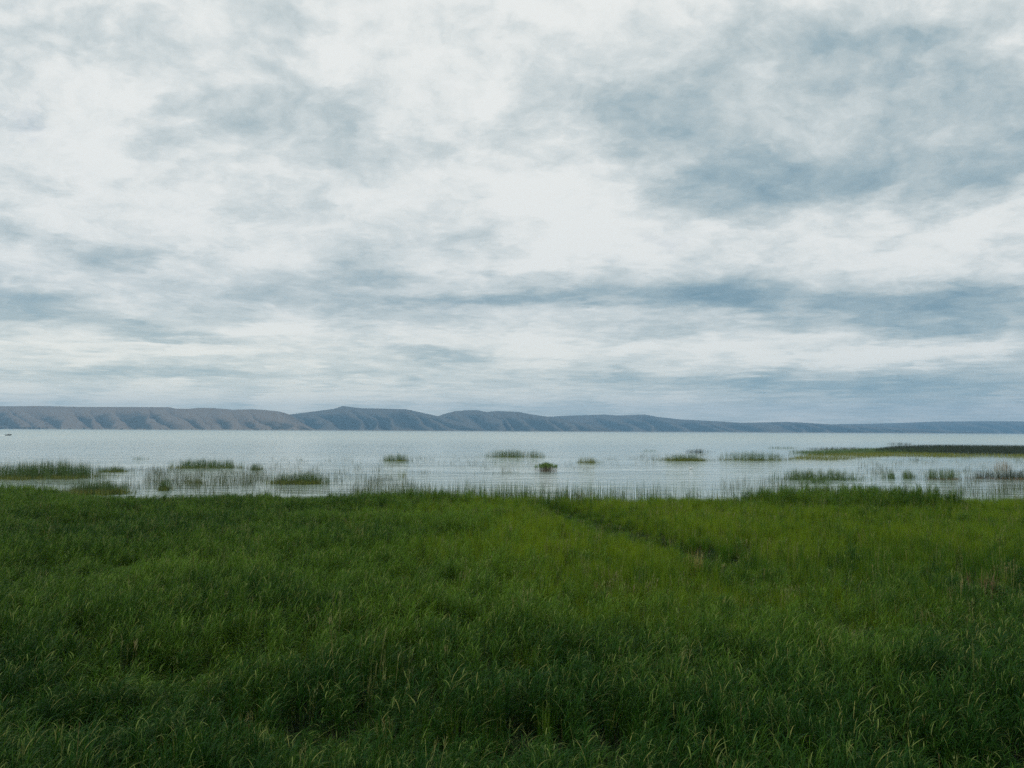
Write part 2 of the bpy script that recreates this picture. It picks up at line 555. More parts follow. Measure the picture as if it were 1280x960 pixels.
# far shore trees: one dark mass at the foot of the hills
tv, tf = [], []
trng = random.Random(5)
for k in range(170):
    pxk = trng.choice([trng.uniform(-60, 60), trng.uniform(-60, 60), trng.uniform(0, 390), trng.uniform(400, 720)])
    d = 6150 if pxk < 395 else 7550
    dr = ray(pxk, 537)
    cx, cy = dr.x / dr.y * d, d + trng.uniform(-25, 25)
    r, h = trng.uniform(6, 13), trng.uniform(7, 17)
    for j in range(14):
        a, b = trng.uniform(0, 6.28), trng.uniform(0, 1)
        c = Vector((cx + math.cos(a) * r * (1 - b * .6), cy + math.sin(a) * r * (1 - b * .6), h * b + 1))
        s = trng.uniform(3, 5)
        i = len(tv)
        for q in range(4):
            tv.append(c + Vector((trng.uniform(-s, s), trng.uniform(-s, s), trng.uniform(-s * .6, s * .6))))
        tf += [(i, i + 1, i + 2), (i + 1, i + 2, i + 3), (i, i + 2, i + 3), (i, i + 1, i + 3)]
M_FARTREE, t, p = new_mat('far_tree_leaves')
p.inputs['Base Color'].default_value = (0.03, 0.045, 0.025, 1)
p.inputs['Roughness'].default_value = 0.9
tag(mesh_obj('shore_trees', [tuple(a) for a in tv], tf, M_FARTREE), 'dark dotted line of trees along the far shore', 'trees', kind='stuff')

# the air
hx, hy0, hy1, hz0, hz1 = 15800, -400, 13600, -5.0, 430
hv = [(-hx, hy0, hz0), (hx, hy0, hz0), (hx, hy1, hz0), (-hx, hy1, hz0), (-hx, hy0, hz1), (hx, hy0, hz1), (hx, hy1, hz1), (-hx, hy1, hz1)]
hf = [(0, 3, 2, 1), (4, 5, 6, 7), (0, 1, 5, 4), (1, 2, 6, 5), (2, 3, 7, 6), (3, 0, 4, 7)]
M_HAZE = bpy.data.materials.new('haze')
M_HAZE.use_nodes = True
t = NT(M_HAZE.node_tree)
t.n.clear()
pv = t.n.new('ShaderNodeVolumePrincipled')
pv.inputs['Color'].default_value = (0.34, 0.65, 0.98, 1)
pv.inputs['Density'].default_value = 8.8e-5
pv.inputs['Anisotropy'].default_value = 0.1
mo = t.n.new('ShaderNodeOutputMaterial')
t.l.new(pv.outputs[0], mo.inputs['Volume'])
tag(mesh_obj('haze', hv, hf, M_HAZE), 'thin blue air between the viewer and the hills', 'haze', kind='stuff')


# ------------------------------------------------------------------ blades
class Blades:
    """collects curved blades (strips of quads) with one random value each"""

    def __init__(self):
        self.v, self.f, self.r = [], [], []

    def blade(self, base, az, length, width, lean0, lean1, seg=4, rnd=None, twist=0.0, rr=random):
        """starts leaning lean0 from vertical and ends at lean1 (radians); az is the bend's compass direction"""
        rnd = rr.random() if rnd is None else rnd
        p = Vector(base)
        ca, sa = math.cos(az), math.sin(az)
        step = length / seg
        i0 = len(self.v)
        for k in range(seg + 1):
            u = k / seg
            ln = lean0 + (lean1 - lean0) * u ** 1.4
            wd = width * (0.55 + 0.9 * u) if u < 0.35 else width * 0.865 * (1 - ((u - 0.35) / 0.65) ** 1.6)
            wd = max(wd, width * 0.04) * 0.5
            tw = az + math.pi / 2 + twist * u
            sx, sy = math.cos(tw) * wd, math.sin(tw) * wd
            self.v.append((p.x - sx, p.y - sy, p.z))
            self.v.append((p.x + sx, p.y + sy, p.z))
            self.r += [rnd, rnd]
            if k:
                a = i0 + 2 * k
                self.f.append((a - 2, a - 1, a + 1, a))
            p = p + Vector((ca * math.sin(ln), sa * math.sin(ln), math.cos(ln))) * step

    def stem(self, base, top, w0, w1, rnd=None, rr=random):
        rnd = rr.random() if rnd is None else rnd
        b, tp = Vector(base), Vector(top)
        i0 = len(self.v)
        for c, wd in ((b, w0), (tp, w1)):
            for q in range(3):
                a = q * 2.094
                self.v.append((c.x + math.cos(a) * wd, c.y + math.sin(a) * wd, c.z))
                self.r.append(rnd)
        for q in range(3):
            n = (q + 1) % 3
            self.f.append((i0 + q, i0 + n, i0 + 3 + n, i0 + 3 + q))

    def mesh(self, name, mat):
        me = bpy.data.meshes.new(name)
        me.from_pydata(self.v, [], self.f)
        a = me.attributes.new('rnd', 'FLOAT', 'POINT')
        a.data.foreach_set('value', self.r)
        me.polygons.foreach_set('use_smooth', [True] * len(me.polygons))
        me.materials.append(mat)
        me.update()
        return me

    def build(self, name, mat, parent=None):
        o = bpy.data.objects.new(name, self.mesh(name, mat))
        COL.objects.link(o)
        if parent:
            o.parent = parent
        return o


# plant prototypes, unit height 1 (scaled per plant)
def reed_tuft(r):
    b = Blades()
    for s in range(7):
        a = r.uniform(0, 6.28)
        d = r.uniform(0, 0.20)
        bx, by = math.cos(a) * d, math.sin(a) * d
        h = r.uniform(0.78, 1.08)
        la = r.uniform(0, 6.28)
        lean = r.uniform(0.0, 0.14)
        tx, ty = bx + math.cos(la) * lean * h, by + math.sin(la) * lean * h
        rnd = r.uniform(0.2, 0.7)
        b.stem((bx, by, 0), (tx, ty, h * 0.93), 0.005, 0.003, rnd)
        n = r.randint(7, 9)
        for k in range(n):
            u = 0.35 + 0.63 * (k + r.random() * 0.6) / n
            base = (bx + (tx - bx) * u, by + (ty - by) * u, h * 0.93 * u)
            L = r.uniform(0.20, 0.40) * (1.0 if k < n - 1 else 0.8)
            b.blade(base, r.gauss(0, 1.3), L, r.uniform(0.009, 0.016), r.uniform(0.25, 0.85), r.uniform(1.4, 2.9), 6,
                    min(1, max(0, r.gauss(0.42, 0.28))), r.uniform(-0.7, 0.7))
    return b


def sedge_tuft(r):
    b = Blades()
    for s in range(34):
        a = r.uniform(0, 6.28)
        d = 0.11 * math.sqrt(r.random())
        b.blade((math.cos(a) * d, math.sin(a) * d, 0), r.uniform(0, 6.28), r.uniform(0.7, 1.08), r.uniform(0.007, 0.012), r.uniform(0.0, 0.12),
                r.uniform(0.1, 0.95), 4, min(1, max(0, r.gauss(0.5, 0.27))), r.uniform(-0.4, 0.4))
    return b


def under_tuft(r):
    b = Blades()
    for s in range(26):
        a = r.uniform(0, 6.28)
        d = 0.26 * math.sqrt(r.random())
        b.blade((math.cos(a) * d, math.sin(a) * d, 0), r.uniform(0, 6.28), r.uniform(0.5, 1.0), r.uniform(0.012, 0.02), r.uniform(0.0, 0.25),
                r.uniform(0.3, 1.4), 3, r.random(), r.uniform(-0.4, 0.4))
    return b


def stalk_tuft(r):
    """a few thin flowering stalks with loose seed heads standing above the leaves"""
    b = Blades()
    for s in range(r.randint(2, 5)):
        a, d = r.uniform(0, 6.28), r.uniform(0, 0.25)
        bx, by = math.cos(a) * d, math.sin(a) * d
        h = r.uniform(0.8, 1.1)
        la, ln = r.gauss(0, 1.0), r.uniform(0.0, 0.25)
        tx, ty = bx + math.cos(la) * ln * h, by + math.sin(la) * ln * h
        rnd = r.random()
        b.stem((bx, by, 0), (tx, ty, h), 0.004, 0.003, rnd)
        for k in range(r.randint(7, 13)):
            u = r.uniform(0.80, 1.0)
            b.blade((bx + (tx - bx) * u, by + (ty - by) * u, h * u), r.gauss(la, 1.2), r.uniform(0.06, 0.13), 0.010, r.uniform(0.1, 0.5), r.uniform(0.5, 1.6), 2,
                    rnd, 0, r)
    return b


def protos(name, fn, n, mat, seed):
    c = bpy.data.collections.new(name)
    r = random.Random(seed)
    for k in range(n):
        o = bpy.data.objects.new('%s_%02d' % (name, k), fn(r).mesh(name, mat))
        c.objects.link(o)
    return c


def scatter(name, coll, nproto, pts, scl, wid, tilt, tint, label, cat, windy=False):
    """one object whose geometry nodes plant the tufts at given points"""
    n = len(pts)
    me = bpy.data.meshes.new(name)
    me.from_pydata(pts.tolist(), [], [])
    rot = np.zeros((n, 3), np.float32)
    rot[:, 0] = rng.normal(0, tilt, n)
    rot[:, 1] = rng.normal(0, tilt, n)
    rot[:, 2] = rng.normal(0, 0.7, n) if windy else rng.uniform(0, 6.283, n)
    sc = np.stack([wid, wid, scl], 1).astype(np.float32)
    for nm, ty, data, key in (('rot', 'FLOAT_VECTOR', rot, 'vector'), ('scl', 'FLOAT_VECTOR', sc, 'vector'),
                              ('tint', 'FLOAT', tint.astype(np.float32), 'value'),
                              ('pick', 'INT', rng.integers(0, nproto, n).astype(np.int32), 'value')):
        at = me.attributes.new(nm, ty, 'POINT')
        at.data.foreach_set(key, data.ravel())
    o = bpy.data.objects.new(name, me)
    COL.objects.link(o)
    g = bpy.data.node_groups.new(name, 'GeometryNodeTree')
    g.interface.new_socket('Geometry', in_out='INPUT', socket_type='NodeSocketGeometry')
    g.interface.new_socket('Geometry', in_out='OUTPUT', socket_type='NodeSocketGeometry')
    gi, go = g.nodes.new('NodeGroupInput'), g.nodes.new('NodeGroupOutput')
    ci = g.nodes.new('GeometryNodeCollectionInfo')
    ci.inputs['Collection'].default_value = coll
    ci.inputs['Separate Children'].default_value = True
    ci.inputs['Reset Children'].default_value = True
    ip = g.nodes.new('GeometryNodeInstanceOnPoints')

    def attr(nm, ty):
        a = g.nodes.new('GeometryNodeInputNamedAttribute')
        a.data_type = ty
        a.inputs['Name'].default_value = nm
        return a.outputs['Attribute']
    g.links.new(gi.outputs[0], ip.inputs['Points'])
    g.links.new(ci.outputs[0], ip.inputs['Instance'])
    ip.inputs['Pick Instance'].default_value = True
    g.links.new(attr('pick', 'INT'), ip.inputs['Instance Index'])
    e2r = g.nodes.new('FunctionNodeEulerToRotation')
    g.links.new(attr('rot', 'FLOAT_VECTOR'), e2r.inputs[0])
    g.links.new(e2r.outputs[0], ip.inputs['Rotation'])
    g.links.new(attr('scl', 'FLOAT_VECTOR'), ip.inputs['Scale'])
    g.links.new(ip.outputs[0], go.inputs[0])
    md = o.modifiers.new('plants', 'NODES')
    md.node_group = g
    tag(o, label, cat, kind='stuff')
    return o


# ------------------------------------------------------------------ the meadow
def spots(y0, y1, per_m2, margin=3.0):
    """random plant positions in the strip y0..y1, a little wider than the view"""
    W = 0.68 * y1 + margin
    n = int((y1 - y0) * 2 * W * per_m2)
    x = rng.uniform(-W, W, n)
    y = rng.uniform(y0, y1, n)
    k = np.abs(x) < 0.68 * y + margin
    return x[k], y[k]


def to_px(x, y, z):
    d = (np.stack([x, y, z - CAM.z], 1)) @ np.array(ROT)
    return 640 + F * d[:, 0] / -d[:, 2], 480 - F * d[:, 1] / -d[:, 2]


def bump(x, y, px, py, rx, ry, z=1.2):
    """a soft round patch of the meadow centred where that pixel's view meets the canopy"""
    c = at_z(px, py, z)
    return np.exp(-(((x - c.x) / rx) ** 2 + ((y - c.y) / ry) ** 2))


# hollows in the canopy: (photo x, y, half-width m, half-depth m, how much lower)
HOLLOW = [(85, 652, 3.2, 2.2, .55), (160, 704, 2.4, 1.6, .45), (60, 722, 2.2, 1.5, .4), (500, 730, 2.2, 1.4, .35),
          (230, 838, 1.6, 1.0, .55), (620, 930, 1.8, 0.9, .65), (380, 905, 1.3, 0.8, .55), (935, 748, 0.9, 0.9, .6), (930, 722, 1.2, 0.8, .35),
          (1265, 740, 2.0, 2.4, .45), (1080, 790, 2.4, 1.2, .35), (1165, 622, 3.2, 1.8, .65), (720, 642, 3.0, 2.0, .35),
          (700, 760, 3.0, 1.0, .35), (1230, 950, 1.2, 0.8, .6), (130, 900, 1.2, 0.8, .45), (380, 640, 6, 1.6, .25), (860, 625, 5, 1.5, .2)]
# swells: (photo x, y, half-width m, half-depth m, how much taller)
SWELL = [(640, 625, 9, 3.0, .12), (430, 690, 4.0, 2.2, .25), (900, 800, 2.2, 1.4, .2), (240, 760, 2.5, 1.6, .15)]


def mound(x, y):
    """the stand of taller broad-leaved plants on the shore at the right"""
    e = 0.8 * fbm(x / 2.0, y / 2.0, 2, 91)
    return sstep(16.2, 17.8, x + e) * (1 - sstep(29.5, 32.0, x + e)) * sstep(53.0, 55.0, y + e)


def canopy(x, y):
    h = 1.0 + 0.24 * fbm(x / 3.2, y / 2.6, 3, 31) + 0.18 * fbm(x / 0.9, y / 0.9, 2, 77)
    for a in HOLLOW:
        h = h - a[4] * bump(x, y, *a[:4])
    for a in SWELL:
        h = h + a[4] * bump(x, y, *a[:4], *a[5:])
    cd = channel_dist(x, y)
    cw = 0.7 + 0.9 * sstep(2.5, 5.5, x) - 0.95 * sstep(7.0, 9.0, x) + 0.35 * fbm(x / 1.5, y / 1.5, 2, 171)
    cw = np.maximum(cw, 0.15)
    h = h * (1 - 0.80 * np.exp(-(cd / cw) ** 4))
    h = h * (1 - 0.30 * sstep(-10.0, -1.0, y - shore_y(x)) * sstep(-5.0, -11.0, x) * (1 - sstep(-31.0, -36.0, x)))
    h = h + 0.42 * mound(x, y)
    h = h * (1 - 0.35 * sstep(-1.2, 1.5, y - shore_y(x)) * (1 - mound(x, y)))
    return np.clip(h, 0.38, 2.4)


def reedness(x, y):
    """1 where the broad arching leaves grow, 0 where the fine sedge does"""
    px, py = to_px(x, y, np.full(len(x), 1.3))
    n = fbm(x / 4.0, y / 4.0, 3, 51)
    left = sstep(640, 380, px - 0.55 * (py - 640) + 130 * n + 50 * fbm(x / 1.2, y / 1.2, 2, 53))
    low = sstep(710, 830, py + 60 * n + 30 * fbm(x / 1.2, y / 1.2, 2, 55))
    return np.clip(np.maximum(np.maximum(left, low), 0.45 * mound(x, y)) - 0.75 * upright(px, py), 0, 1)


def upright(px, py):
    """the stand of dull upright stems without arching leaves, low in the middle of the view"""
    return np.clip(np.exp(-(((px - 470) / 270) ** 2 + ((py - 905) / 55) ** 2)) * 1.4, 0, 1)


def tint_of(x, y):
    """species and age patches, plus shade painted into the tint: 0 deep blue-green, 1 fresh yellow-green"""
    px, py = to_px(x, y, np.full(len(x), 1.3))
    t = 0.47 + 0.34 * fbm(x / 5.5, y / 5.5, 3, 61) + 0.22 * fbm(x / 1.3, y / 1.3, 2, 63)
    t = t + 0.42 * np.exp(-(((px - 720) / 260) ** 2 + ((py - 655) / 45) ** 2))
    t = t + 0.22 * np.exp(-(((px - 900) / 130) ** 2 + ((py - 715) / 40) ** 2))
    t = t + 0.25 * np.exp(-(((px - 60) / 130) ** 2 + ((py - 620) / 12) ** 2))
    t = t - 0.20 * np.exp(-(((px - 330) / 260) ** 2 + ((py - 668) / 30) ** 2))
    t = t - 0.28 * sstep(1050, 1250, px) * sstep(670, 720, py)
    t = t - 0.40 * sstep(755, 900, py) - 0.05 * mound(x, y)  # foreground leaves darkened to stand for shaded gaps in the canopy
    t = t + 0.22 * np.exp(-(((px - 430) / 190) ** 2 + ((py - 690) / 45) ** 2))
    t = t - 0.30 * upright(px, py)
    t = t - 0.7 * np.exp(-(channel_dist(x, y - 0.8) / 1.9) ** 2)  # shade in the channel and on its far bank, painted as deep green
    t = t - 0.25 * np.exp(-(((px - 1110) / 170) ** 2 + ((py - 690) / 16) ** 2))  # band of shadow right of the channel, put into the leaf colour
    return np.clip(t, 0, 1)


PR = protos('reed_tufts', reed_tuft, 10, M_REED, 1)
PS = protos('sedge_tufts', sedge_tuft, 10, M_SEDGE, 2)
PT = protos('stalk_tufts', stalk_tuft, 8, M_STALK, 4)
PU = protos('under_tufts', under_tuft, 6, M_UNDER, 3)


def plant(name, coll, npr, strips, want, height, width, tilt, label, cat, tint_add=0.0, pad=-0.4):
    X, Y = [], []
    for (a, b, d) in strips:
        x, y = spots(a, b, d)
        X.append(x)
        Y.append(y)
    x, y = np.concatenate(X), np.concatenate(Y)
    k = (y < shore_y(x) + pad + 0.9 * rng.random(len(x))) & (rng.random(len(x)) < want(x, y))
    x, y = x[k], y[k]
    h = canopy(x, y) * height * rng.uniform(0.74, 1.16, len(x))
    pts = np.stack([x, y, ground_z(x, y) - 0.03], 1)
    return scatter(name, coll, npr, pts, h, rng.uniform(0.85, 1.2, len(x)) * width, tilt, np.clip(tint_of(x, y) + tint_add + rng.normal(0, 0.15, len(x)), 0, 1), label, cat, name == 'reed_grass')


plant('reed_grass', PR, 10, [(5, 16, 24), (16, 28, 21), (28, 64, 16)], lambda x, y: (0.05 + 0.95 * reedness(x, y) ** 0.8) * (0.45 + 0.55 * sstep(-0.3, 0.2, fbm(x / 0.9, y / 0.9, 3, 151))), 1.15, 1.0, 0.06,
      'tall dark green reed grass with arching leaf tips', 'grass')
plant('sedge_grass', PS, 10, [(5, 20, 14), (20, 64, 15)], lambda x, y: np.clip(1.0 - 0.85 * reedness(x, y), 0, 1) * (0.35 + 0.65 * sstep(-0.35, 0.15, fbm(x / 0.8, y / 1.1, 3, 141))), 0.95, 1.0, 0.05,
      'fine upright yellow green sedge covering the marsh', 'grass')
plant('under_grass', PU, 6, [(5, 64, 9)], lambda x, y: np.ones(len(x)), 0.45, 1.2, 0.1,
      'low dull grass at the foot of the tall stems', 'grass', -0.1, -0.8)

plant('flowering_grass', PT, 8, [(5, 64, 1.2)], lambda x, y: 0.15 + 0.85 * sstep(0.0, 0.45, fbm(x / 2.2, y / 2.2, 3, 191)), 1.22, 1.0, 0.08,
      'thin tan flowering stalks rising here and there above the grass', 'grass')

# ------------------------------------------------------------------ reeds in the lake
LAKE_DEPTH = 0.25


def px_m(p):
    return (p - CAM).length / F


def reed_bed(x0, x1, y_base, y_top, depth, n, label, mat=M_RUSH, mat_low=M_MAT, low_h=0.35, low_n=0, wide=0.022, name='reed_bed', edge=0.35, cat='reeds',
             group='reed beds standing in the lake', lean=0.10):
    """a bed of rushes standing in the water: photo x range, waterline and tip rows; depth in metres away from the viewer"""
    c = at_z((x0 + x1) / 2, y_base, 0.0)
    half = (at_z(x1, y_base, 0) - at_z(x0, y_base, 0)).length / 2
    d = ray((x0 + x1) / 2, y_top)
    cy = c.y + depth * 0.5
    H = CAM.z + d.z / d.y * (cy)
    H = max(0.35, H)
    root = bpy.data.objects.new(name, None)
    root.empty_display_size = 0.2
    root.location = (c.x, cy, 0)
    COL.objects.link(root)
    tag(root, label, cat, group)
    r = random.Random(int(x0 * 13 + y_base * 7))

    def spot():
        while True:
            u, v = r.uniform(-1.25, 1.25), r.uniform(-1.25, 1.25)
            f = max(0, 1 - (u * u + v * v) ** 1.3)
            nn = float(vnoise(u * half / 0.8 + x0, v * depth / 1.2 + y_base, 4)) * 0.7 + 0.5
            if r.random() < (0.06 + f) * nn * 1.2 and u * u + v * v < 1.5:
                return u * half, v * depth * 0.5, f
    b = Blades()
    for k in range(int(n * 0.8)):
        u, v, f = spot()
        h = 1.15 * H * (0.42 + 0.42 * f ** edge + 0.22 * float(vnoise(u / .35 + x0, v / .8, 12)) + r.gauss(0, 0.14))
        b.blade((u, v, -LAKE_DEPTH), r.uniform(0, 6.28), max(0.3, h + LAKE_DEPTH), wide * r.uniform(0.7, 1.3), r.uniform(0, lean), r.uniform(0, lean * 3.5), 3,
                None, r.uniform(-0.5, 0.5), r)
    tag(b.build('stems', mat, root), kind='stuff')
    if low_n:
        b = Blades()
        for k in range(low_n):
            u, v, f = spot()
            v = v - depth * 0.12
            b.blade((u * 1.03, v, -0.1), r.uniform(0, 6.28), low_h * r.uniform(0.6, 1.25) + 0.1, wide * 1.5, r.uniform(0, .2), r.uniform(.3, 1.2), 3, None, 0, r)
        tag(b.build('low_growth', mat_low, root), kind='stuff')
    return root


B = reed_bed
B(-60, 108, 600, 577, 10, 5200, 'long dark reed bed with yellow foot at the left end of the lake', low_n=3800, low_h=.5)
B(112, 158, 590.5, 583, 3.5, 700, 'low thin reed strip trailing right of the long dark bed', low_n=600, low_h=.3)
B(160, 184, 574.5, 570, 3, 110, 'faint small tuft farthest out in the left water')
B(196, 300, 586, 574, 6, 2300, 'dark straight reed bed out beyond the short left tufts', low_n=900, low_h=.4)
B(310, 326, 588, 579, 2.5, 320, 'small square tuft just right of the dark straight bed', low_n=120)
B(60, 146, 620, 602, 5, 2100, 'olive reed bed growing from the grassy bank at the left', low_n=2600, low_h=.55)
B(192, 214, 614, 599, 2, 260, 'sparse yellowish tuft near the left bank', low_n=160, low_h=.5)
B(222, 252, 606, 598, 3, 260, 'pale thin reed patch between two left beds', mat=M_MAT)
B(328, 402, 606, 590, 4, 1500, 'wide dense clump with bright yellow foot left of centre', low_n=1500, low_h=.5)
B(474, 512, 576.5, 567, 4, 750, 'small green clump in open water left of centre', low_n=350)
B(494, 508, 598, 588, 2, 60, 'thin yellow tuft in mid water before the fringe', mat=M_MAT)
B(398, 412, 606, 594, 2, 60, 'few separate stems beside the wide dense clump')
B(602, 684, 572, 562, 6, 1900, 'long flat clump alone in open water near the centre', low_n=700)
B(722, 752, 579, 571, 4, 480, 'pale loose clump right of the bushy tuft', mat=M_MAT, low_n=200)
B(828, 888, 576.5, 567, 6, 1300, 'clump with wide yellow foot beside the white bird', low_n=1600, low_h=.6)
B(858, 892, 566.5, 560.5, 5, 600, 'small dark strip behind the yellow footed clump', mat=M_RUSH_DARK)
B(902, 988, 576, 564, 6, 1800, 'olive clump joining the yellow footed clump to the spit', low_n=900, low_h=.5)
B(972, 1092, 601, 587, 5, 2300, 'long dark reed strip just off the right mound', low_n=700, mat_low=M_RUSH)
B(1108, 1126, 599, 588, 2.5, 330, 'narrow dark tuft at the near end of the right gap')
B(1129, 1152, 599, 587, 2.5, 430, 'squat dark tuft second from the long dark strip')
B(1158, 1208, 600, 586, 3, 800, 'ragged brownish clump in the right shallows', low_n=200, mat_low=M_RUST)
B(1222, 1330, 600, 588, 4, 1600, 'dark reed clump at the right edge of the shallows', mat=M_RUSH_DARK, low_n=500, mat_low=M_RUST)
B(1246, 1270, 589, 575, 2.5, 240, 'pale tan tuft with green tips at the far right', mat=M_PALE, low_n=0)
B(1114, 1144, 556, 552.5, 8, 420, 'thin dark strip floating just beyond the spit', mat=M_RUSH_DARK, wide=.04)

B(1012, 1108, 562.5, 558.6, 9, 1500, 'thin dark strip lying left of the dark spit', mat=M_RUSH_DARK, wide=.035)
B(962, 1004, 561, 557.8, 8, 420, 'short faint strip at the far left tip of the spit', wide=.03)
B(800, 826, 564.5, 561, 5, 160, 'faint sparse stems left of the small dark strip')
B(1000, 1048, 605, 594, 3, 420, 'ragged reeds rising just behind the rusty seed heads')

# the bushy tuft with pale stalks
bt = B(667, 695, 590, 572.5, 3.2, 0, 'bushy green tuft on pale stalks in the middle of the lake', name='reed_bed')
r = random.Random(3)
b1, b2 = Blades(), Blades()
for k in range(420):
    a, d = r.uniform(0, 6.28), min(1.0, abs(r.gauss(0, .6)))
    u, v = math.cos(a) * d * 1.6 + .25, math.sin(a) * d * 1.3
    h = 1.3 * (1 - .22 * d * d) * r.uniform(.6, 1.08)
    b1.stem((u, v, -.25), (u * 1.05, v * 1.05, h * .8), .012, .008, None, r)
    for q in range(4):
        b2.blade((u * 1.04, v * 1.04, h * r.uniform(.55, .8)), r.uniform(0, 6.28), r.uniform(.3, .55), .04, r.uniform(.1, .6), r.uniform(.8, 1.9), 3, None, 0, r)
for ch in list(bt.children):
    bpy.data.objects.remove(ch)
tag(b1.build('stems', M_PALE, bt), kind='stuff')
tag(b2.build('leaves', M_BUSH, bt), kind='stuff')


# spit at the right: a large reed bed, too many stems to count
def spit_field(name, poly_px, n, hmin, hmax, mat, label, wide, dens_seed=0, gap=0.0):
    P2 = [at_z(a, b, 0) for a, b in poly_px]
    X = np.array([q.x for q in P2])
    Y = np.array([q.y for q in P2])
    b = Blades()
    r = random.Random(dens_seed)
    cnt = 0
    while cnt < n:
        x, y = r.uniform(X.min(), X.max()), r.uniform(Y.min(), Y.max())
        ins = False
        j = len(X) - 1
        for i in range(len(X)):
            if (Y[i] > y) != (Y[j] > y) and x < (X[j] - X[i]) * (y - Y[i]) / (Y[j] - Y[i]) + X[i]:
                ins = not ins
            j = i
        if not ins or float(vnoise(x / 9.0 + dens_seed, y / 22.0, 13)) < r.uniform(-.95, gap - .6):
            continue
        cnt += 1
        b.blade((x, y, -.2), r.uniform(0, 6.28), r.uniform(hmin, hmax) + .2, wide * r.uniform(.7, 1.3), r.uniform(0, .15), r.uniform(.1, .8), 2, None, 0, r)
    o = b.build(name, mat)
    tag(o, label, 'reeds', kind='stuff')
    return o


spit_field('spit_reeds', [(1090, 566), (1180, 568), (1290, 569.5), (1420, 571), (1420, 562), (1290, 560.5), (1180, 559.5), (1120, 560.5)],
           26000, 1.3, 1.75, M_RUSH_DARK, 'dark dense reed bed covering the spit at the right', .07, 2)
spit_field('spit_edge_reeds', [(985, 574.5), (1040, 576), (1110, 570.5), (1290, 573.5), (1420, 574.5), (1420, 570), (1290, 569), (1110, 566), (1010, 568.5)],
           15000, .35, .75, M_MAT, 'low yellow green sedge along the near edge of the spit', .05, 3, .75)
spit_field('spit_point_reeds', [(985, 566.8), (1020, 569), (1110, 567), (1180, 566), (1180, 562), (1100, 562.5), (1030, 565)],
           9000, .8, 1.25, M_RUSH, 'mid green reeds thinning out along the tip of the spit', .05, 4, .95)


# scattered single stems over the shallows
def sparse(name, areas, mat, label):
    b = Blades()
    r = random.Random(17)
    for (x0, x1, y0, y1, n, h0, h1) in areas:
        for k in range(int(n * 1.7)):
            x, y = r.uniform(x0, x1), r.uniform(y0, y1)
            if float(vnoise(x / 14.0, y / 3.5, 8)) < r.uniform(-.7, .5):
                continue
            c = at_z(x, y, 0)
            big = r.random() < .07
            for q in range(r.randint(14, 40) if big else r.randint(1, 4)):
                sp = .45 if big else .12
                ox, oy = r.gauss(0, sp * 1.6), r.gauss(0, sp)
                b.blade((c.x + ox, c.y + oy, -.2), r.uniform(0, 6.28), r.uniform(h0, h1) + .2, .019, r.uniform(0, .1), r.uniform(0, .4), 3, None, 0, r)
    o = b.build(name, mat)
    tag(o, label, 'reeds', kind='stuff')


sparse('scattered_reeds', [(120, 480, 586, 618, 900, .5, 1.1), (300, 640, 572, 600, 420, .4, .9), (180, 330, 584, 612, 500, .5, 1.1), (480, 600, 570, 580, 60, .5, .9),
                           (440, 520, 600, 626, 260, .5, 1.2), (590, 740, 576, 590, 130, .4, .8), (750, 830, 572, 582, 60, .4, .8),
                           (800, 1000, 568, 578, 260, .5, 1.0), (1070, 1280, 572, 600, 500, .5, 1.1), (900, 1000, 600, 622, 160, .6, 1.2), (1180, 1300, 596, 622, 320, .6, 1.3),
                           (-20, 200, 596, 612, 160, .4, .9)], M_THIN, 'thin single reed stems scattered over the shallow water')


# rush fringe where meadow meets water
def fringe():
    b = Blades()
    r = random.Random(23)
    for k in range(36000):
        x = r.uniform(-52, 52)
        y = float(shore_y(np.array([x]))[0]) - 1.5 + min(14.0, r.expovariate(1 / 3.4))
        px = 640 + F * x / y
        a = math.exp(-((px - 610) / 120) ** 2) * 1.0 + math.exp(-((px - 770) / 85) ** 2) * .40 + .12 + .35 * math.exp(-((px - 1180) / 130) ** 2) + .22 * math.exp(-((px - 490) / 50) ** 2)
        a *= .55 + .6 * float(vnoise(x / .9, y / 2, 6)) + .3 * float(vnoise(x / .22, y / 1.0, 9))
        if r.random() > a:
            continue
        h = r.uniform(1.45, 2.3) * (1.0 if 480 < px < 880 else .85)
        b.blade((x, y, -.25), r.uniform(0, 6.28), h + .25, .022 * r.uniform(.7, 1.4), r.uniform(0, .08), r.uniform(0, .3), 3, None, r.uniform(-.5, .5), r)
    o = b.build('bulrush_fringe', M_RUSH)
    tag(o, 'upright dark bulrushes where the meadow meets the lake', 'reeds', kind='stuff')


fringe()


# ------------------------------------------------------------------ odd tufts in the meadow
def tuft(px, py, n, h, rad, mat, label, name='dry_grass_tuft', cat='grass tuft', wide=.012, spread=.5, group='dry tufts in the meadow'):
    c = at_z(px, py, .5)
    gz = float(ground_z(np.array([c.x]), np.array([c.y]))[0])
    b = Blades()
    r = random.Random(int(px * 3 + py))
    for k in range(n):
        a, d = r.uniform(0, 6.28), rad * math.sqrt(r.random())
        b.blade((math.cos(a) * d, math.sin(a) * d, -.05), r.uniform(0, 6.28), h * r.uniform(.7, 1.1), wide * r.uniform(.7, 1.3), r.uniform(0, .2), r.uniform(.2, .2 + spread * 1.6), 4,
                None, r.uniform(-.5, .5), r)
    o = b.build(name, mat)
    o.location = (c.x, c.y, gz)
    tag(o, label, cat, group)
    return o


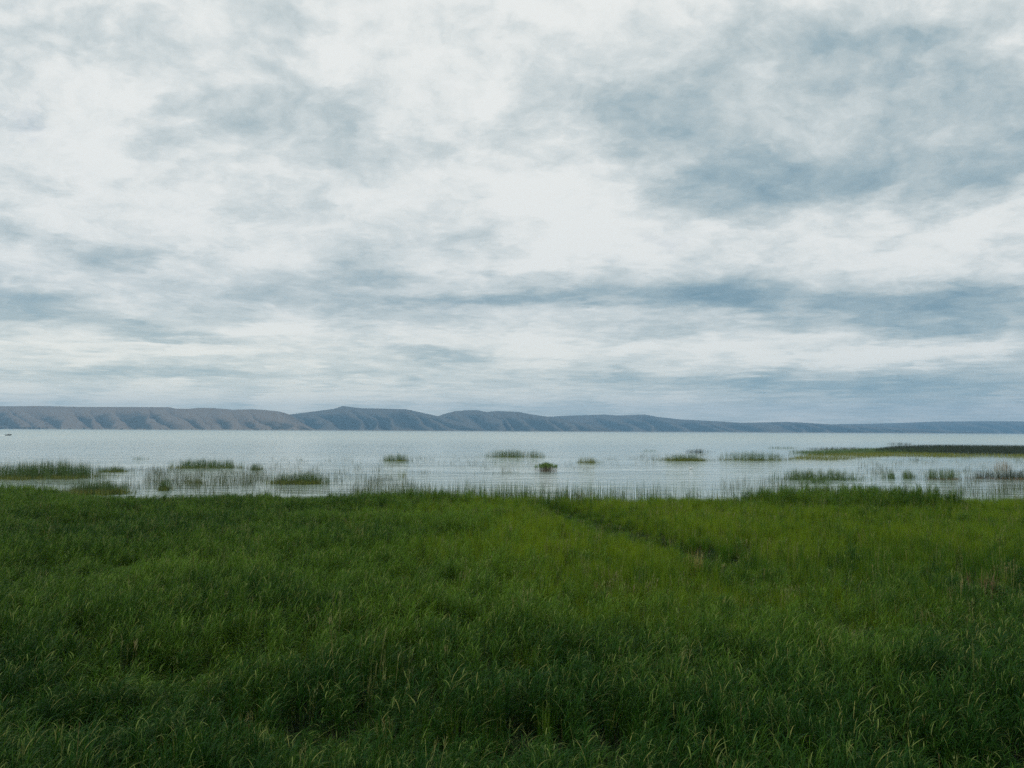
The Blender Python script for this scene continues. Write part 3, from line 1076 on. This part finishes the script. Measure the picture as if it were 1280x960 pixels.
tuft(868, 731, 110, 1.42, .30, M_STRAW, 'upright straw coloured dry tuft beside the dark channel')
tuft(1228, 752, 60, 1.05, .5, M_RUST, 'rusty stems in the dull grass near the right edge')
tuft(118, 676, 70, 1.2, .5, M_MAT, 'bright yellow green tuft in the dark grass at the left')
for (px, py, n, lab) in ((1006, 619, 260, 'rusty seed heads on the left end of the reedy mound'), (1035, 620, 240, 'rusty seed heads on the crest of the reedy mound')):
    tuft(px, py, n, 1.75, 1.3, M_RUST, lab, 'seed_head_patch', 'seed heads', .02, .5, 'seed heads on the mound')

# ------------------------------------------------------------------ white bird on the water
M_WHITE, t, p = new_mat('white_plumage')
pos = t.n.new('ShaderNodeTexCoord').outputs['Object']
t.put(p.inputs['Base Color'], t.mix(t.noise(pos, 9, 4), (0.80, 0.80, 0.78), (0.68, 0.69, 0.69)))
p.inputs['Roughness'].default_value = 0.7
M_BEAK, t, p = new_mat('bird_beak')
p.inputs['Base Color'].default_value = (0.45, 0.22, 0.04, 1)
M_EYE, t, p = new_mat('bird_eye')
p.inputs['Base Color'].default_value = (0.01, 0.01, 0.01, 1)
p.inputs['Roughness'].default_value = 0.2


def rings(path, n=12):
    """closed tube through (x, z, half-width, half-height) rings, nose to tail"""
    v, f = [], []
    for (x, z, wy, hz) in path:
        for k in range(n):
            a = k * 2 * math.pi / n
            v.append((x, math.cos(a) * wy, z + math.sin(a) * hz))
    for i in range(len(path) - 1):
        for k in range(n):
            m = (k + 1) % n
            f.append((i * n + k, i * n + m, (i + 1) * n + m, (i + 1) * n + k))
    f.append(tuple(range(n))[::-1])
    f.append(tuple(range((len(path) - 1) * n, len(path) * n)))
    return v, f


c = at_z(863.5, 586.5, 0)
bird = bpy.data.objects.new('white_bird', None)
bird.location = (c.x, c.y, 0)
bird.rotation_euler = (0, 0, math.radians(200))
bird.scale = (1.25, 1.25, 1.25)
COL.objects.link(bird)
tag(bird, 'white water bird floating alone on the open lake', 'bird')
v, f = rings([(-.34, .14, .004, .004), (-.28, .13, .04, .02), (-.18, .10, .10, .07), (-.02, .08, .135, .10), (.12, .09, .115, .105), (.19, .13, .07, .09),
              (.215, .20, .045, .055), (.225, .26, .045, .05), (.25, .295, .05, .048), (.29, .295, .035, .035), (.315, .29, .012, .012)])
bb = mesh_obj('body', v, f, M_WHITE, bird, True)
sm = bb.modifiers.new('smooth', 'SUBSURF')
sm.levels = sm.render_levels = 1
v, f = rings([(.30, .288, .014, .014), (.36, .28, .008, .008), (.38, .272, .002, .002)], 8)
mesh_obj('beak', v, f, M_BEAK, bird, True)
for s in (-1, 1):
    v, f = rings([(-.30, .15, .006, .010), (-.20, .15, .018, .045), (-.02, .14, .022, .065), (.10, .13, .012, .04), (.13, .13, .003, .01)], 8)
    v = [(a, b_ + s * .115 * (1 - max(0, -a - .05) * 1.6), d) for a, b_, d in v]
    mesh_obj('wing', v, f, M_WHITE, bird, True)
    v, f = rings([(.262, .305, .003, .003), (.268, .305, .006, .008), (.274, .305, .003, .003)], 8)
    v = [(a, b_ + s * .042, d) for a, b_, d in v]
    mesh_obj('eye', v, f, M_EYE, bird, True)

# ------------------------------------------------------------------ motorboat far out at the left
M_HULL, t, p = new_mat('dark_hull_paint')
pos = t.n.new('ShaderNodeTexCoord').outputs['Object']
t.put(p.inputs['Base Color'], t.mix(t.noise(pos, 3, 4), (0.02, 0.028, 0.030), (0.035, 0.045, 0.046)))
p.inputs['Roughness'].default_value = 0.35
M_GLASS, t, p = new_mat('boat_windscreen')
p.inputs['Base Color'].default_value = (0.03, 0.04, 0.045, 1)
p.inputs['Roughness'].default_value = 0.1
M_MOTOR, t, p = new_mat('outboard_black')
p.inputs['Base Color'].default_value = (0.015, 0.015, 0.016, 1)
p.inputs['Roughness'].default_value = 0.4

c = at_z(10.5, 544.3, 0)
boat = bpy.data.objects.new('motorboat', None)
boat.location = (c.x, c.y, 0)
boat.rotation_euler = (0, math.radians(-3), math.radians(6))
COL.objects.link(boat)
tag(boat, 'small dark motorboat trailing a white wake across the lake', 'boat')
# hull from cross-sections: x, keel z, chine half-width, chine z, gunwale half-width, gunwale z
sec = [(-2.4, -.20, .80, -.02, .95, .62), (-1.2, -.22, .85, 0, 1.05, .66), (0, -.22, .82, .03, 1.05, .74), (1.2, -.16, .60, .12, .85, .84), (2.1, 0, .28, .30, .45, .94),
       (2.6, .32, .04, .5, .06, 1.0)]
v, f = [], []
for (x, kz, cw, czz, gw, gzz) in sec:
    v += [(x, 0, kz), (x, cw, czz), (x, gw, gzz), (x, gw - .06 if gw > .1 else .01, gzz), (x, gw * .7, .22 if x < 1 else gzz - .1), (x, 0, .2 if x < 1 else gzz - .06),
          (x, -gw * .7, .22 if x < 1 else gzz - .1), (x, -(gw - .06) if gw > .1 else -.01, gzz), (x, -gw, gzz), (x, -cw, czz)]
for i in range(len(sec) - 1):
    for k in range(10):
        m = (k + 1) % 10
        f.append((i * 10 + k, i * 10 + m, i * 10 + 10 + m, i * 10 + 10 + k))
f += [tuple(range(10))[::-1], tuple(range((len(sec) - 1) * 10, len(sec) * 10))]
mesh_obj('hull', v, f, M_HULL, boat)
v = [(.55, -.85, .76), (.55, .85, .76), (.15, .75, 1.25), (.15, -.75, 1.25), (.51, -.85, .76), (.51, .85, .76), (.11, .75, 1.25), (.11, -.75, 1.25)]
mesh_obj('windscreen', v, [(0, 1, 2, 3), (7, 6, 5, 4), (0, 4, 5, 1), (1, 5, 6, 2), (2, 6, 7, 3), (3, 7, 4, 0)], M_GLASS, boat)
v, f = rings([(-2.75, .55, .02, .05), (-2.72, .6, .16, .28), (-2.5, .65, .18, .30), (-2.42, .62, .10, .2)], 10)
mt = mesh_obj('outboard_motor', v, f, M_MOTOR, boat, True)
v = [(-2.68, s * .06, z) for z in (.4, -.4) for s in (-1, 1)] + [(-2.5, s * .06, z) for z in (.4, -.4) for s in (-1, 1)]
mesh_obj('motor_leg', v, [(0, 1, 3, 2), (4, 6, 7, 5), (0, 2, 6, 4), (1, 5, 7, 3), (0, 4, 5, 1), (2, 3, 7, 6)], M_MOTOR, mt)
for y in (-.4, .4):
    v = []
    for x0, x1, z0, z1 in ((-.7, -.2, .2, .55), (-.82, -.7, .2, 1.0)):
        i = len(v)
        v += [(x0, y - .25, z0), (x1, y - .25, z0), (x1, y + .25, z0), (x0, y + .25, z0), (x0, y - .25, z1), (x1, y - .25, z1), (x1, y + .25, z1), (x0, y + .25, z1)]
    q = [(0, 3, 2, 1), (4, 5, 6, 7), (0, 1, 5, 4), (1, 2, 6, 5), (2, 3, 7, 6), (3, 0, 4, 7)]
    mesh_obj('seat', v, q + [tuple(8 + a for a in z) for z in q], M_MOTOR, boat)

# wake: a low ridge of foam behind the boat
M_FOAM, t, p = new_mat('wake_foam')
p.inputs['Base Color'].default_value = (0.75, 0.78, 0.77, 1)
p.inputs['Roughness'].default_value = 0.8
wv, n = [], 60
for k in range(n):
    u = k / (n - 1)
    x = -2.6 - u * 26
    wd = .5 + u * 1.6 + .2 * math.sin(k * 1.7)
    h = .30 * (1 - u) ** 1.5 + .03 + .04 * math.sin(k * 2.3) * (1 - u)
    for a, z in ((-wd, -.05), (-wd * .4, h), (wd * .4, h * .9), (wd, -.05)):
        wv.append((x, a, z))
wk = mesh_obj('wake', wv, grid_faces(n, 4), M_FOAM, None, True)
wk.location = (c.x, c.y, 0)
wk.rotation_euler = (0, 0, math.radians(6))
tag(wk, 'thin white line of foam behind the motorboat', 'wake', kind='stuff')
